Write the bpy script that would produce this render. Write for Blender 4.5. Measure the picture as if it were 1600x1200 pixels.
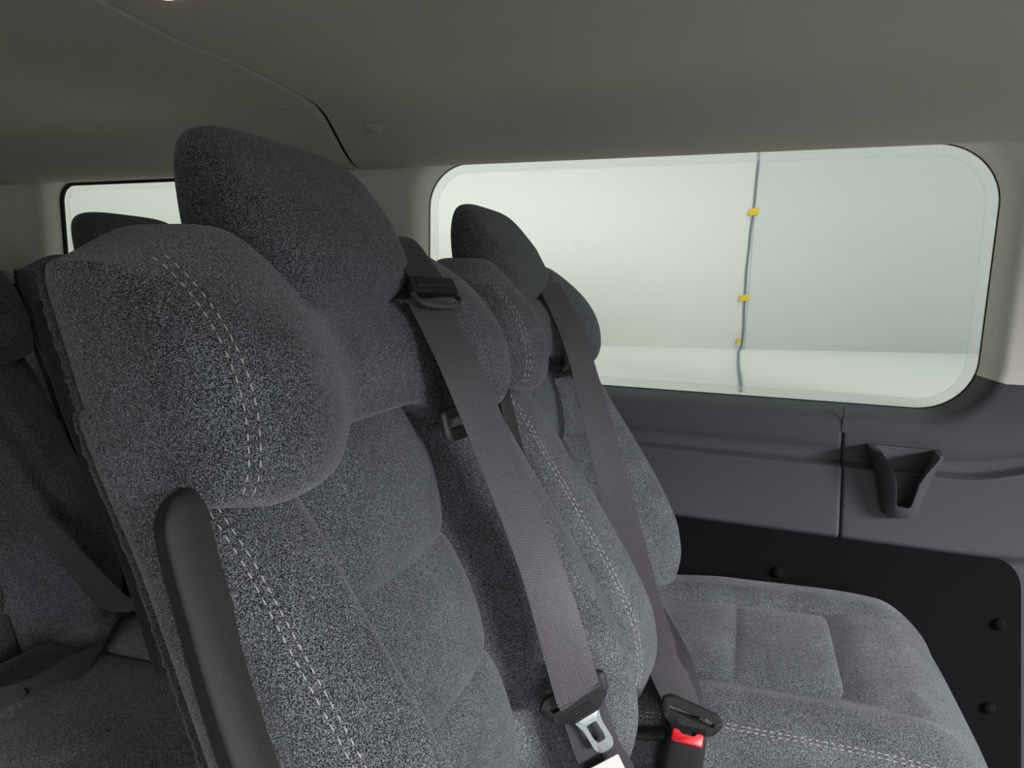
import bpy, bmesh, math, random
from mathutils import Vector, Matrix
random.seed(7)
for o in list(bpy.data.objects):
    bpy.data.objects.remove(o)
scene = bpy.context.scene
COL = scene.collection

# ------------------------------------------------------------------ camera
cam_data = bpy.data.cameras.new('camera')
cam = bpy.data.objects.new('camera', cam_data)
COL.objects.link(cam)
cam_data.sensor_width = 36.0
cam_data.lens = 22.958
cam_data.clip_start = 0.02
R_ = Vector((0.9410, 0.3375, 0.0229)); R_.normalize()
F_ = Vector((-0.3310, 0.9317, -0.1488)); F_ = (F_ - R_ * F_.dot(R_)).normalized()
U_ = R_.cross(F_)
mw = Matrix((R_, U_, -F_)).transposed().to_4x4()
mw.translation = Vector((0, 0, 1.0))
cam.matrix_world = mw
scene.camera = cam

# ------------------------------------------------------------------ world, lights, exposure
scene.view_settings.view_transform = 'Standard'
scene.view_settings.look = 'None'
scene.view_settings.gamma = 1.0
scene.view_settings.use_curve_mapping = False
scene.view_settings.exposure = 0.6
world = bpy.data.worlds.new('studio_air')
scene.world = world
world.use_nodes = True
bg = world.node_tree.nodes['Background']
bg.inputs['Color'].default_value = (0.86, 0.93, 1.0, 1)
bg.inputs['Strength'].default_value = 0.24


def area(name, loc, target, sx, sy, power, color, spread=180):
    l = bpy.data.lights.new(name, 'AREA')
    l.shape = 'RECTANGLE'
    l.size = sx
    l.size_y = sy
    l.energy = power
    l.color = color
    l.spread = math.radians(spread)
    o = bpy.data.objects.new(name, l)
    COL.objects.link(o)
    o.location = loc
    o.rotation_euler = (Vector(target) - Vector(loc)).to_track_quat('-Z', 'Y').to_euler()
    return o


# studio strip light above the backdrop, daylight from the open side door behind the viewer
area('studio_strip_light', (-0.4, 1.60, 3.3), (-0.4, 2.4, 0.9), 2.6, 0.6, 4.6, (1.0, 0.98, 0.92))
area('studio_strip_light', (-2.9, 1.50, 3.0), (-2.9, 2.1, 0.8), 2.2, 0.5, 8.0, (1.0, 0.98, 0.90))
area('studio_fill_light', (1.6, 1.70, 3.3), (1.6, 2.9, 0.8), 1.6, 0.6, 9.5, (0.93, 1.0, 0.98))
area('front_daylight', (3.2, -0.95, 1.85), (0.0, 0.4, 0.55), 1.2, 0.7, 24, (0.97, 0.98, 1.0), 56)
area('door_daylight', (1.7, -3.1, 2.05), (0.0, 0.3, 0.6), 1.4, 1.3, 16, (0.97, 0.98, 1.0), 70)


# ------------------------------------------------------------------ materials
def newmat(name):
    m = bpy.data.materials.new(name)
    m.use_nodes = True
    nt = m.node_tree
    for n in list(nt.nodes):
        nt.nodes.remove(n)
    out = nt.nodes.new('ShaderNodeOutputMaterial')
    b = nt.nodes.new('ShaderNodeBsdfPrincipled')
    nt.links.new(b.outputs[0], out.inputs[0])
    return m, nt, b, out


def node(nt, typ, **kw):
    n = nt.nodes.new(typ)
    for k, v in kw.items():
        setattr(n, k, v)
    return n


def ramp(nt, stops):
    r = nt.nodes.new('ShaderNodeValToRGB')
    cr = r.color_ramp
    while len(cr.elements) < len(stops):
        cr.elements.new(0.5)
    for e, (p, c) in zip(cr.elements, stops):
        e.position = p
        e.color = (*c, 1)
    return r


def mat_fabric(name, dark, mid, light, scale=520):
    m, nt, b, out = newmat(name)
    tc = node(nt, 'ShaderNodeTexCoord')
    mp = node(nt, 'ShaderNodeMapping')
    mp.inputs['Scale'].default_value = (1.0, 0.8, 1.25)
    nt.links.new(tc.outputs['Object'], mp.inputs[0])
    n1 = node(nt, 'ShaderNodeTexNoise')
    n1.inputs['Scale'].default_value = scale
    n1.inputs['Detail'].default_value = 3
    n1.inputs['Roughness'].default_value = 0.62
    n1.inputs['Distortion'].default_value = 0.6
    nt.links.new(mp.outputs[0], n1.inputs['Vector'])
    r = ramp(nt, [(0.39, dark), (0.50, mid), (0.61, light)])
    nt.links.new(n1.outputs[0], r.inputs[0])
    n2 = node(nt, 'ShaderNodeTexNoise')
    n2.inputs['Scale'].default_value = 22
    n2.inputs['Detail'].default_value = 2
    nt.links.new(tc.outputs['Object'], n2.inputs['Vector'])
    mr = node(nt, 'ShaderNodeMapRange')
    mr.inputs[1].default_value = 0.3
    mr.inputs[2].default_value = 0.7
    mr.inputs[3].default_value = 0.86
    mr.inputs[4].default_value = 1.14
    nt.links.new(n2.outputs[0], mr.inputs[0])
    mx = node(nt, 'ShaderNodeVectorMath', operation='SCALE')
    nt.links.new(r.outputs[0], mx.inputs[0])
    nt.links.new(mr.outputs[0], mx.inputs['Scale'])
    nt.links.new(mx.outputs[0], b.inputs['Base Color'])
    b.inputs['Roughness'].default_value = 0.95
    b.inputs['Specular IOR Level'].default_value = 0.1
    b.inputs['Sheen Weight'].default_value = 0.55
    b.inputs['Sheen Roughness'].default_value = 0.22
    b.inputs['Sheen Tint'].default_value = (0.8, 0.8, 0.85, 1)
    bp = node(nt, 'ShaderNodeBump')
    bp.inputs['Strength'].default_value = 0.7
    bp.inputs['Distance'].default_value = 0.0012
    nt.links.new(n1.outputs[0], bp.inputs['Height'])
    nt.links.new(bp.outputs[0], b.inputs['Normal'])
    return m


def mat_plain(name, col, rough=0.55, grain=0.0, gscale=700, metallic=0.0, spec=0.4):
    m, nt, b, out = newmat(name)
    b.inputs['Base Color'].default_value = (*col, 1)
    b.inputs['Roughness'].default_value = rough
    b.inputs['Metallic'].default_value = metallic
    b.inputs['Specular IOR Level'].default_value = spec
    if grain > 0:
        tc = node(nt, 'ShaderNodeTexCoord')
        n1 = node(nt, 'ShaderNodeTexNoise')
        n1.inputs['Scale'].default_value = gscale
        n1.inputs['Detail'].default_value = 2
        nt.links.new(tc.outputs['Object'], n1.inputs['Vector'])
        bp = node(nt, 'ShaderNodeBump')
        bp.inputs['Strength'].default_value = grain
        bp.inputs['Distance'].default_value = 0.0008
        nt.links.new(n1.outputs[0], bp.inputs['Height'])
        nt.links.new(bp.outputs[0], b.inputs['Normal'])
        k = 0.12
        r = ramp(nt, [(0.3, tuple(c * (1 - k) for c in col)), (0.7, tuple(c * (1 + k) for c in col))])
        nt.links.new(n1.outputs[0], r.inputs[0])
        nt.links.new(r.outputs[0], b.inputs['Base Color'])
    return m


def mat_web(name, a, c):
    m, nt, b, out = newmat(name)
    uv = node(nt, 'ShaderNodeUVMap')
    br = node(nt, 'ShaderNodeTexBrick')
    br.inputs['Scale'].default_value = 1.0
    br.inputs['Mortar Size'].default_value = 0.0004
    br.inputs['Mortar Smooth'].default_value = 0.6
    br.inputs['Brick Width'].default_value = 0.0032
    br.inputs['Row Height'].default_value = 0.0026
    br.inputs['Color1'].default_value = (*c, 1)
    br.inputs['Color2'].default_value = (*[x * 0.82 for x in c], 1)
    br.inputs['Mortar'].default_value = (*a, 1)
    nt.links.new(uv.outputs[0], br.inputs['Vector'])
    nt.links.new(br.outputs['Color'], b.inputs['Base Color'])
    bp = node(nt, 'ShaderNodeBump')
    bp.invert = True
    bp.inputs['Strength'].default_value = 0.5
    bp.inputs['Distance'].default_value = 0.0005
    nt.links.new(br.outputs['Fac'], bp.inputs['Height'])
    nt.links.new(bp.outputs[0], b.inputs['Normal'])
    b.inputs['Roughness'].default_value = 0.5
    b.inputs['Specular IOR Level'].default_value = 0.45
    b.inputs['Sheen Weight'].default_value = 0.15
    return m


def mat_glass(name, tint, frost=0.0):
    m, nt, b, out = newmat(name)
    nt.nodes.remove(b)
    tr = node(nt, 'ShaderNodeBsdfTransparent')
    tr.inputs[0].default_value = (*tint, 1)
    gl = node(nt, 'ShaderNodeBsdfGlossy')
    gl.inputs['Roughness'].default_value = 0.03
    lw = node(nt, 'ShaderNodeLayerWeight')
    pw = node(nt, 'ShaderNodeMath', operation='POWER')
    pw.inputs[1].default_value = 4.0
    nt.links.new(lw.outputs['Facing'], pw.inputs[0])
    fr = node(nt, 'ShaderNodeMath', operation='MULTIPLY_ADD')
    fr.inputs[1].default_value = 0.5
    fr.inputs[2].default_value = 0.02
    nt.links.new(pw.outputs[0], fr.inputs[0])
    mx = node(nt, 'ShaderNodeMixShader')
    nt.links.new(fr.outputs[0], mx.inputs[0])
    nt.links.new(tr.outputs[0], mx.inputs[1])
    nt.links.new(gl.outputs[0], mx.inputs[2])
    last = mx
    if frost > 0:
        tl = node(nt, 'ShaderNodeBsdfTranslucent')
        tl.inputs[0].default_value = (0.9, 0.9, 0.9, 1)
        m2 = node(nt, 'ShaderNodeMixShader')
        m2.inputs[0].default_value = frost
        nt.links.new(mx.outputs[0], m2.inputs[1])
        nt.links.new(tl.outputs[0], m2.inputs[2])
        last = m2
    nt.links.new(last.outputs[0], out.inputs[0])
    return m


M = dict(
    fabric=mat_fabric('charcoal_velour', (0.006, 0.0065, 0.008), (0.054, 0.0565, 0.062), (0.38, 0.39, 0.415), 1400),
    panel=mat_fabric('charcoal_velour_insert', (0.009, 0.0095, 0.011), (0.068, 0.072, 0.078), (0.36, 0.37, 0.39), 1300),
    fuzz=mat_fabric('cut_pile_edge', (0.03, 0.028, 0.026), (0.06, 0.056, 0.052), (0.12, 0.113, 0.106), 900),
    black=mat_plain('black_plastic', (0.018, 0.018, 0.019), 0.5, 0.25, 900),
    arm=mat_plain('armrest_vinyl', (0.028, 0.024, 0.0225), 0.58, 0.4, 1100),
    shell=mat_plain('back_shell_plastic', (0.01, 0.01, 0.011), 0.6, 0.2),
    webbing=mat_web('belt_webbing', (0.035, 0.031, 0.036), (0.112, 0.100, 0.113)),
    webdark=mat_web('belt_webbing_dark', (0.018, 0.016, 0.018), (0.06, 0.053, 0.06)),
    thread=mat_plain('pale_thread', (0.56, 0.54, 0.50), 0.8),
    steel=mat_plain('bright_steel', (0.72, 0.78, 0.80), 0.3, 0, 1, 0.75),
    red=mat_plain('red_button', (0.62, 0.012, 0.02), 0.35),
    white=mat_plain('label_cloth', (0.62, 0.59, 0.55), 0.8),
    ink=mat_plain('label_print', (0.25, 0.25, 0.25), 0.8),
    guide=mat_plain('grey_guide_plastic', (0.07, 0.07, 0.07), 0.5),
    headliner=mat_plain('headliner_cloth', (0.53, 0.50, 0.43), 0.95, 0.35, 900, 0, 0.1),
    pillar=mat_plain('pillar_trim_plastic', (0.80, 0.77, 0.68), 0.7, 0.2, 900, 0, 0.25),
    trim=mat_plain('grey_side_trim', (0.077, 0.078, 0.086), 0.55, 0.3, 1000, 0, 0.3),
    kick=mat_plain('black_side_panel', (0.006, 0.006, 0.0075), 0.8, 0.3, 900, 0, 0.1),
    rubber=mat_plain('black_rubber', (0.006, 0.006, 0.007), 0.6),
    body=mat_plain('body_sheet', (0.25, 0.25, 0.25), 0.6),
    floor=mat_plain('floor_mat', (0.30, 0.295, 0.28), 0.8, 0.3, 400),
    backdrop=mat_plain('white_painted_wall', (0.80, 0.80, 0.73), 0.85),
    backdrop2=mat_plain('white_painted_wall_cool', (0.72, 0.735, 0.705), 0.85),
    sweep=mat_plain('white_studio_floor', (0.90, 0.90, 0.84), 0.8),
    cord=mat_plain('grey_cord', (0.22, 0.26, 0.29), 0.6),
    tape=mat_plain('yellow_tape', (0.85, 0.62, 0.03), 0.6),
    glass=mat_glass('window_glass', (0.95, 0.97, 0.95)),
    frit=mat_glass('frosted_glass_border', (0.95, 0.97, 0.95), 0.22),
)
lm, lnt, lb, lo = newmat('lamp_diffuser')
lb.inputs['Base Color'].default_value = (0.9, 0.8, 0.7, 1)
lb.inputs['Emission Color'].default_value = (1.0, 0.72, 0.5, 1)
lb.inputs['Emission Strength'].default_value = 2.0
M['lamp'] = lm


# ------------------------------------------------------------------ mesh helpers
def link(name, bm, mat, parent=None, smooth=True, origin=None):
    me = bpy.data.meshes.new(name)
    if origin is not None:
        bmesh.ops.translate(bm, verts=bm.verts, vec=-Vector(origin))
    bmesh.ops.recalc_face_normals(bm, faces=bm.faces)
    bm.to_mesh(me)
    bm.free()
    me.materials.append(mat)
    if smooth:
        for p in me.polygons:
            p.use_smooth = True
        me.set_sharp_from_angle(angle=math.radians(48))
    o = bpy.data.objects.new(name, me)
    COL.objects.link(o)
    if parent is not None:
        o.parent = parent
    elif origin is not None:
        o.location = origin
    return o


def empty(name, loc):
    o = bpy.data.objects.new(name, None)
    o.empty_display_size = 0.05
    COL.objects.link(o)
    o.location = loc
    return o


def tag(o, label=None, cat=None, group=None, kind=None):
    if label: o['label'] = label
    if cat: o['category'] = cat
    if group: o['group'] = group
    if kind: o['kind'] = kind
    return o


def copy_tree(o, parent=None):
    c = o.copy()
    COL.objects.link(c)
    if parent is not None:
        c.parent = parent
    for ch in list(o.children):
        copy_tree(ch, c)
    return c


def sm(a, b, x):
    t = min(1.0, max(0.0, (x - a) / (b - a)))
    return t * t * (3 - 2 * t)


def lerp_tab(tab, z):
    if z <= tab[0][0]: return tab[0][1]
    for (z0, v0), (z1, v1) in zip(tab, tab[1:]):
        if z <= z1:
            return v0 + (v1 - v0) * (z - z0) / (z1 - z0)
    return tab[-1][1]


def smooth_tab(tab, n=3, step=0.01):
    z0, z1 = tab[0][0], tab[-1][0]
    k = max(2, int((z1 - z0) / step))
    pts = [[z0 + (z1 - z0) * i / k, lerp_tab(tab, z0 + (z1 - z0) * i / k)] for i in range(k + 1)]
    for _ in range(n):
        pts = [pts[0]] + [[p[0], (a[1] + 2 * p[1] + b[1]) / 4] for a, p, b in zip(pts, pts[1:], pts[2:])] + [pts[-1]]
    return [tuple(p) for p in pts]


def spow(c, e):
    return math.copysign(abs(c) ** e, c)


def se_angles(n, count, aspect=0.35):
    """angles that step evenly along the superellipse |c|^n + |r|^n = 1"""
    half = []
    for k in range(401):
        half.append(k / 400)
    for k in range(1, 400):
        half.append((1 - (k / 400) ** n) ** (1 / n))
    half = sorted(set(half))
    cs = [-c for c in half[::-1]] + half[1:]
    L = [0.0]
    pr = None
    for c in cs:
        r = max(0.0, 1 - abs(c) ** n) ** (1 / n) * aspect
        if pr is not None: L.append(L[-1] + math.hypot(c - pr[0], r - pr[1]))
        pr = (c, r)
    out = []
    j = 0
    for i in range(count + 1):
        t = L[-1] * i / count
        while j < len(L) - 2 and L[j + 1] < t: j += 1
        c = cs[j] + (cs[j + 1] - cs[j]) * (t - L[j]) / max(1e-12, L[j + 1] - L[j])
        c = max(-1.0, min(1.0, c))
        out.append(math.copysign(math.asin(min(1.0, abs(c) ** (n / 2))), c))
    out[0], out[-1] = -math.pi / 2, math.pi / 2
    return out


def pillow(fn, nu, nv, n=4.0, m=4.0):
    """closed cushion: fn(theta, phi, side) -> point; theta, phi in [-pi/2, pi/2]; both sides share the rim"""
    TH, PH = se_angles(n, nu), se_angles(m, nv)
    bm = bmesh.new()
    grids = []
    for side in (1, -1):
        g = []
        for j in range(nv + 1):
            row = []
            for i in range(nu + 1):
                if side == -1 and (i in (0, nu) or j in (0, nv)):
                    row.append(grids[0][j][i])
                else:
                    row.append(bm.verts.new(fn(TH[i], PH[j], side)))
            g.append(row)
        grids.append(g)
    for k, g in enumerate(grids):
        for j in range(nv):
            for i in range(nu):
                q = [g[j][i], g[j][i + 1], g[j + 1][i + 1], g[j + 1][i]]
                if k == 1: q.reverse()
                try:
                    bm.faces.new(q)
                except ValueError:
                    pass
    return bm


def catmull(pts, n):
    pts = [Vector(p) for p in pts]
    P = [pts[0] * 2 - pts[1]] + pts + [pts[-1] * 2 - pts[-2]]
    out = []
    for i in range(1, len(P) - 2):
        a, b, c, d = P[i - 1:i + 3]
        for k in range(n):
            t = k / n
            out.append(0.5 * ((2 * b) + (c - a) * t + (2 * a - 5 * b + 4 * c - d) * t * t + (3 * b - a - 3 * c + d) * t ** 3))
    out.append(pts[-1])
    return out


def ribbon(bm, pts, wdirs, width, thick=0.0014, n=10, uvl=None):
    """flat strap along pts; wdirs = direction across the strap at each point"""
    C = catmull(pts, n)
    Wd = catmull(wdirs, n)
    if uvl is None:
        uvl = bm.loops.layers.uv.verify()
    L = 0.0
    rows = []
    NW = 8
    for i, c in enumerate(C):
        if i: L += (c - C[i - 1]).length
        tan = (C[min(i + 1, len(C) - 1)] - C[max(i - 1, 0)]).normalized()
        w = Wd[i] - tan * Wd[i].dot(tan)
        w.normalize()
        nrm = tan.cross(w)
        row = []
        for s in (1, -1):
            for k in range(NW + 1):
                u = (k / NW - 0.5) * s
                edge = 1 - 0.5 * (abs(u) > 0.49)
                row.append((bm.verts.new(c + w * width * u + nrm * thick * 0.5 * s * edge), u * width, L))
        rows.append(row)
    m = len(rows[0])
    for a, b in zip(rows, rows[1:]):
        for k in range(m):
            k2 = (k + 1) % m
            f = bm.faces.new((a[k][0], a[k2][0], b[k2][0], b[k][0]))
            for lp, src in zip(f.loops, (a[k], a[k2], b[k2], b[k])):
                lp[uvl].uv = (src[2], src[1])
    for r in (rows[0], rows[-1]):
        try:
            bm.faces.new([v[0] for v in r])
        except ValueError:
            pass
    return bm


def tube(bm, pts, r, n=8, closed=False):
    pts = [Vector(p) for p in pts]
    N = len(pts)
    rings = []
    up = Vector((0.3, 0.2, 0.93))
    for i, p in enumerate(pts):
        if closed:
            t = (pts[(i + 1) % N] - pts[i - 1]).normalized()
        else:
            t = (pts[min(i + 1, N - 1)] - pts[max(i - 1, 0)]).normalized()
        a = t.cross(up)
        if a.length < 1e-3: a = t.cross(Vector((1, 0, 0)))
        a.normalize()
        b = t.cross(a)
        rr = r[i] if isinstance(r, (list, tuple)) else r
        rings.append([bm.verts.new(p + (a * math.cos(2 * math.pi * k / n) + b * math.sin(2 * math.pi * k / n)) * rr) for k in range(n)])
    rng = range(N) if closed else range(N - 1)
    for i in rng:
        A, B = rings[i], rings[(i + 1) % N]
        for k in range(n):
            bm.faces.new((A[k], A[(k + 1) % n], B[(k + 1) % n], B[k]))
    if not closed:
        bm.faces.new(rings[0][::-1])
        bm.faces.new(rings[-1])
    return bm


def rbox(bm, c, size, bev=0.004, seg=3, rot=None):
    g = bmesh.ops.create_cube(bm, size=1.0)
    vs = g['verts']
    for v in vs:
        v.co = Vector((v.co.x * size[0], v.co.y * size[1], v.co.z * size[2]))
    es = list({e for v in vs for e in v.link_edges})
    if bev > 0:
        r = bmesh.ops.bevel(bm, geom=es, offset=bev, segments=seg, profile=0.5, affect='EDGES')
        vs = list({v for v in r['verts']} | {v for v in vs if v.is_valid})
    seen = set(vs)
    stack = list(vs)
    while stack:
        v = stack.pop()
        for e in v.link_edges:
            o = e.other_vert(v)
            if o not in seen:
                seen.add(o); stack.append(o)
    for v in seen:
        co = v.co.copy()
        if rot is not None: co = rot @ co
        v.co = co + Vector(c)
    return bm


def rrect(x0, x1, z0, z1, r, n=16):
    """counter-clockwise rounded rectangle; r = radii (BL, BR, TR, TL)"""
    if not isinstance(r, (tuple, list)): r = (r,) * 4
    pts = []
    for (cx, cz, a0, rr) in ((x0 + r[0], z0 + r[0], math.pi, r[0]), (x1 - r[1], z0 + r[1], 1.5 * math.pi, r[1]),
                             (x1 - r[2], z1 - r[2], 0, r[2]), (x0 + r[3], z1 - r[3], 0.5 * math.pi, r[3])):
        for k in range(n + 1):
            a = a0 + 0.5 * math.pi * k / n
            pts.append((cx + rr * math.cos(a), cz + rr * math.sin(a)))
    out = []
    for i, p in enumerate(pts):          # add points along the straights
        q = pts[(i + 1) % len(pts)]
        d = math.hypot(q[0] - p[0], q[1] - p[1])
        out.append(p)
        if d > 0.05:
            k = int(d / 0.03)
            for j in range(1, k):
                out.append((p[0] + (q[0] - p[0]) * j / k, p[1] + (q[1] - p[1]) * j / k))
    return out


def plate(bm, outer, hole, th, org, ax, ay, bev=0.0):
    """flat plate of thickness th from a 2-D outline with an optional hole of the same point count"""
    org, ax, ay = Vector(org), Vector(ax).normalized(), Vector(ay)
    ay = (ay - ax * ay.dot(ax)).normalized()
    nz = ax.cross(ay)
    def P(p, h): return bm.verts.new(org + ax * p[0] + ay * p[1] + nz * h)
    n = len(outer)
    cx = sum(p[0] for p in outer) / n; cy = sum(p[1] for p in outer) / n
    def shrink(p, d):
        v = Vector((p[0] - cx, p[1] - cy)); l = v.length
        return (cx + v.x * (l - d) / l, cy + v.y * (l - d) / l)
    h = th / 2
    loops = [[P(shrink(p, bev), h) for p in outer]] if bev else []
    loops += [[P(p, h - bev) for p in outer], [P(p, -h + bev) for p in outer]]
    if bev: loops.append([P(shrink(p, bev), -h) for p in outer])
    if hole:
        loops += [[P(p, -h) for p in hole], [P(p, h) for p in hole]]
        for A, B in zip(loops, loops[1:] + loops[:1]):
            for k in range(n):
                bm.faces.new((A[k], A[(k + 1) % n], B[(k + 1) % n], B[k]))
    else:
        for A, B in zip(loops, loops[1:]):
            for k in range(n):
                bm.faces.new((A[k], A[(k + 1) % n], B[(k + 1) % n], B[k]))
        bm.faces.new(loops[0]); bm.faces.new(loops[-1][::-1])
    return bm


def resample(poly, n):
    """closed polygon resampled to n points by length, starting at poly[0]"""
    P = [Vector((p[0], p[1])) for p in poly]
    P.append(P[0])
    L = [0]
    for a, b in zip(P, P[1:]): L.append(L[-1] + (b - a).length)
    out = []
    for k in range(n):
        s = L[-1] * k / n
        for i in range(len(P) - 1):
            if L[i + 1] >= s:
                t = (s - L[i]) / max(1e-9, L[i + 1] - L[i])
                q = P[i].lerp(P[i + 1], t)
                out.append((q.x, q.y)); break
    return out


def rpoly(pts, r, n=4):
    out = []
    N = len(pts)
    for i in range(N):
        p = Vector(pts[i]); a = Vector(pts[i - 1]); b = Vector(pts[(i + 1) % N])
        rr = r[i] if isinstance(r, (list, tuple)) else r
        u = (a - p).normalized(); v = (b - p).normalized()
        d = min(rr, (a - p).length * 0.45, (b - p).length * 0.45)
        for k in range(n + 1):
            t = k / n
            q = (p + u * d) * (1 - t) ** 2 + p * 2 * t * (1 - t) + (p + v * d) * t ** 2
            out.append((q.x, q.y))
    return out


# ================================================================== SETTING
WALL = 1.22          # inner face of the side trim
GLASS = 1.27
SEAM_X = -0.776

def slab(name, c, size, mat):
    bm = bmesh.new(); rbox(bm, c, size, 0)
    return tag(link(name, bm, mat, smooth=False), kind='structure')


# ---- headliner (cross-section y, z), front and rear mouldings with an open joint between
HL = [(-1.30, 1.300), (-1.1, 1.330), (-0.6, 1.350), (0.0, 1.350), (0.40, 1.345), (0.60, 1.339), (0.70, 1.332), (0.78, 1.328), (0.85, 1.332),
      (0.93, 1.330), (1.00, 1.327), (1.05, 1.322), (1.085, 1.311), (1.115, 1.289), (1.145, 1.262), (1.17, 1.243), (1.19, 1.233),
      (1.207, 1.230), (1.218, 1.234), (1.224, 1.243)]
hl = catmull([(0, y, z) for y, z in HL], 6)


def headliner(name, xs, roll_lo, roll_hi):
    bm = bmesh.new()
    rows = []
    for x in xs:
        d = 0.0
        if roll_hi is not None:
            t = max(0, 1 - (roll_hi - x) / 0.007); d = max(d, t * t * 0.006)
        if roll_lo is not None:
            t = max(0, 1 - (x - roll_lo) / 0.004); d = max(d, t * t * 0.005)
        row = []
        for i, p in enumerate(hl):
            t = (hl[min(i + 1, len(hl) - 1)] - hl[max(i - 1, 0)]).normalized()
            nrm = Vector((0, -t.z, t.y))      # points up and outwards
            q = p + nrm * d
            row.append(bm.verts.new((x, q.y, q.z)))
        rows.append(row)
    for a, b in zip(rows, rows[1:]):
        for k in range(len(hl) - 1):
            bm.faces.new((a[k], a[k + 1], b[k + 1], b[k]))
    o = link(name, bm, M['headliner'])
    tag(o, kind='structure')
    return o


def xs_edge(a, b, lo=False, hi=False):
    xs = [a + (b - a) * i / 20 for i in range(21)]
    if hi: xs = [x for x in xs if x < b - 0.014] + [b - 0.012 + 0.001 * i for i in range(13)]
    if lo: xs = [a + 0.001 * i for i in range(13)] + [x for x in xs if x > a + 0.014]
    return xs


ceil_rear = headliner('ceiling', xs_edge(-2.45, SEAM_X - 0.0034, hi=True), None, SEAM_X - 0.0034)
ceil_front = headliner('ceiling', xs_edge(SEAM_X + 0.0034, 1.8, lo=True), SEAM_X + 0.0034, None)
bm = bmesh.new()
rows = []
for x in (-2.46, 1.8):
    rows.append([bm.verts.new((x, p.y * 1.0 + (0.016 if p.y > 1.0 else 0), p.z + 0.02)) for p in hl])
for k in range(len(hl) - 1):
    bm.faces.new((rows[0][k], rows[0][k + 1], rows[1][k + 1], rows[1][k]))
tag(link('roof', bm, M['rubber']), kind='structure')


def clip_cover(parent, x, y, z, nrm, r, name):
    bm = bmesh.new()
    n = Vector(nrm).normalized()
    a = Vector((1, 0, 0)); b = n.cross(a)
    pts = rpoly([(-r, -r * .55), (r, -r * .55), (r, r * .55), (-r, r * .55)], r * .5, 6)
    plate(bm, pts, None, 0.003, Vector((x, y, z)), a, b, 0.0008)
    return link(name, bm, M['headliner'], parent)


clip_cover(ceil_rear, -0.835, 1.062, 1.3195, (0, -0.3, -1), 0.019, 'clip_cover')
clip_cover(ceil_front, -0.685, 1.118, 1.2865, (0, -0.64, -0.77), 0.019, 'clip_cover')

# ---- side wall with windows
def wall_window(name_wall, x0, x1, z0, z1, hole, split_z, cut):
    """pillar trim round one window: rings from the glass to the flat face, then out to a rectangle"""
    N = len(hole)
    def outward(i):
        a = Vector(hole[i - 1]); b = Vector(hole[(i + 1) % N]); t = (b - a).normalized()
        return Vector((t.y, -t.x))
    prof = [(0.0, GLASS + 0.004), (0.004, 1.255), (0.009, 1.240), (0.014, 1.229), (0.021, 1.2225), (0.030, WALL)]
    rings = []
    for d, Y in prof:
        rings.append([(hole[i][0] + outward(i).x * d, Y, hole[i][1] + outward(i).y * d) for i in range(N)])
    hx0 = min(p[0] for p in rings[-1]); hx1 = max(p[0] for p in rings[-1])
    hz0 = min(p[2] for p in rings[-1]); hz1 = max(p[2] for p in rings[-1])
    xs = [p[0] for p in hole]; zs = [p[1] for p in hole]
    outer = []
    for (x, Y, z) in rings[-1]:
        # stretch the loop to the rectangle: corner arcs fan out to the corners
        u = (x - (hx0 + hx1) / 2) / ((hx1 - hx0) / 2); v = (z - (hz0 + hz1) / 2) / ((hz1 - hz0) / 2)
        m = max(abs(u), abs(v))
        uu, vv = u / m, v / m
        X = x if abs(uu) < 1 - 1e-6 else (x1 if uu > 0 else x0)
        Z = z if abs(vv) < 1 - 1e-6 else (z1 if vv > 0 else z0)
        outer.append((X, WALL, Z))
    for cx_, cz_ in ((x0, z0), (x1, z0), (x1, z1), (x0, z1)):      # one point of each arc goes to the corner
        k = min(range(N), key=lambda i: abs(outer[i][0] - cx_) / (hx1 - hx0) + abs(outer[i][2] - cz_) / (hz1 - hz0))
        outer[k] = (cx_, WALL, cz_)
    rings.append(outer)
    up, lo = bmesh.new(), bmesh.new()
    for b_, test in ((up, 1), (lo, -1)):
        V = {}
        def gv(r, i):
            if (r, i) not in V: V[(r, i)] = b_.verts.new(rings[r][i])
            return V[(r, i)]
        for r in range(len(rings) - 1):
            for i in range(N):
                j = (i + 1) % N
                zm = (rings[0][i][2] + rings[0][j][2]) / 2
                if (zm - split_z) * test > 0:
                    b_.faces.new((gv(r, i), gv(r, j), gv(r + 1, j), gv(r + 1, i)))
    return up, lo


def snap(hole, z):
    out = []
    N = len(hole)
    for i, p in enumerate(hole):
        q = hole[(i + 1) % N]
        out.append(p)
        if (p[1] - z) * (q[1] - z) < -1e-12:
            t = (z - p[1]) / (q[1] - p[1])
            out.append((p[0] + (q[0] - p[0]) * t, z))
    return out


def window(name, x0, x1, z0, z1, r, gr):
    root = empty(name, ((x0 + x1) / 2, GLASS, z0))
    tag(root, kind='structure')
    org = Vector(root.location)
    lp = rrect(x0, x1, z0, z1, r)
    def loop(d):
        N = len(lp); o = []
        for i in range(N):
            a = Vector(lp[i - 1]); b = Vector(lp[(i + 1) % N]); t = (b - a).normalized()
            o.append((lp[i][0] - t.y * d, lp[i][1] + t.x * d))
        return o
    inner = loop(0.016)
    bm = bmesh.new()
    plate(bm, inner, None, 0.004, (0, GLASS + 0.006, 0), (1, 0, 0), (0, 0, 1))
    link('glass_pane', bm, M['glass'], root, smooth=False, origin=org)
    bm = bmesh.new()
    plate(bm, lp, inner, 0.004, (0, GLASS + 0.006, 0), (1, 0, 0), (0, 0, 1))
    o = link('frosted_border', bm, M['frit'], root, smooth=False, origin=org)
    bm = bmesh.new()
    tube(bm, [(p[0], GLASS, p[1]) for p in loop(-0.001)], gr, 8, closed=True)
    link('rubber_gasket', bm, M['rubber'], root, origin=org)
    return root


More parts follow.
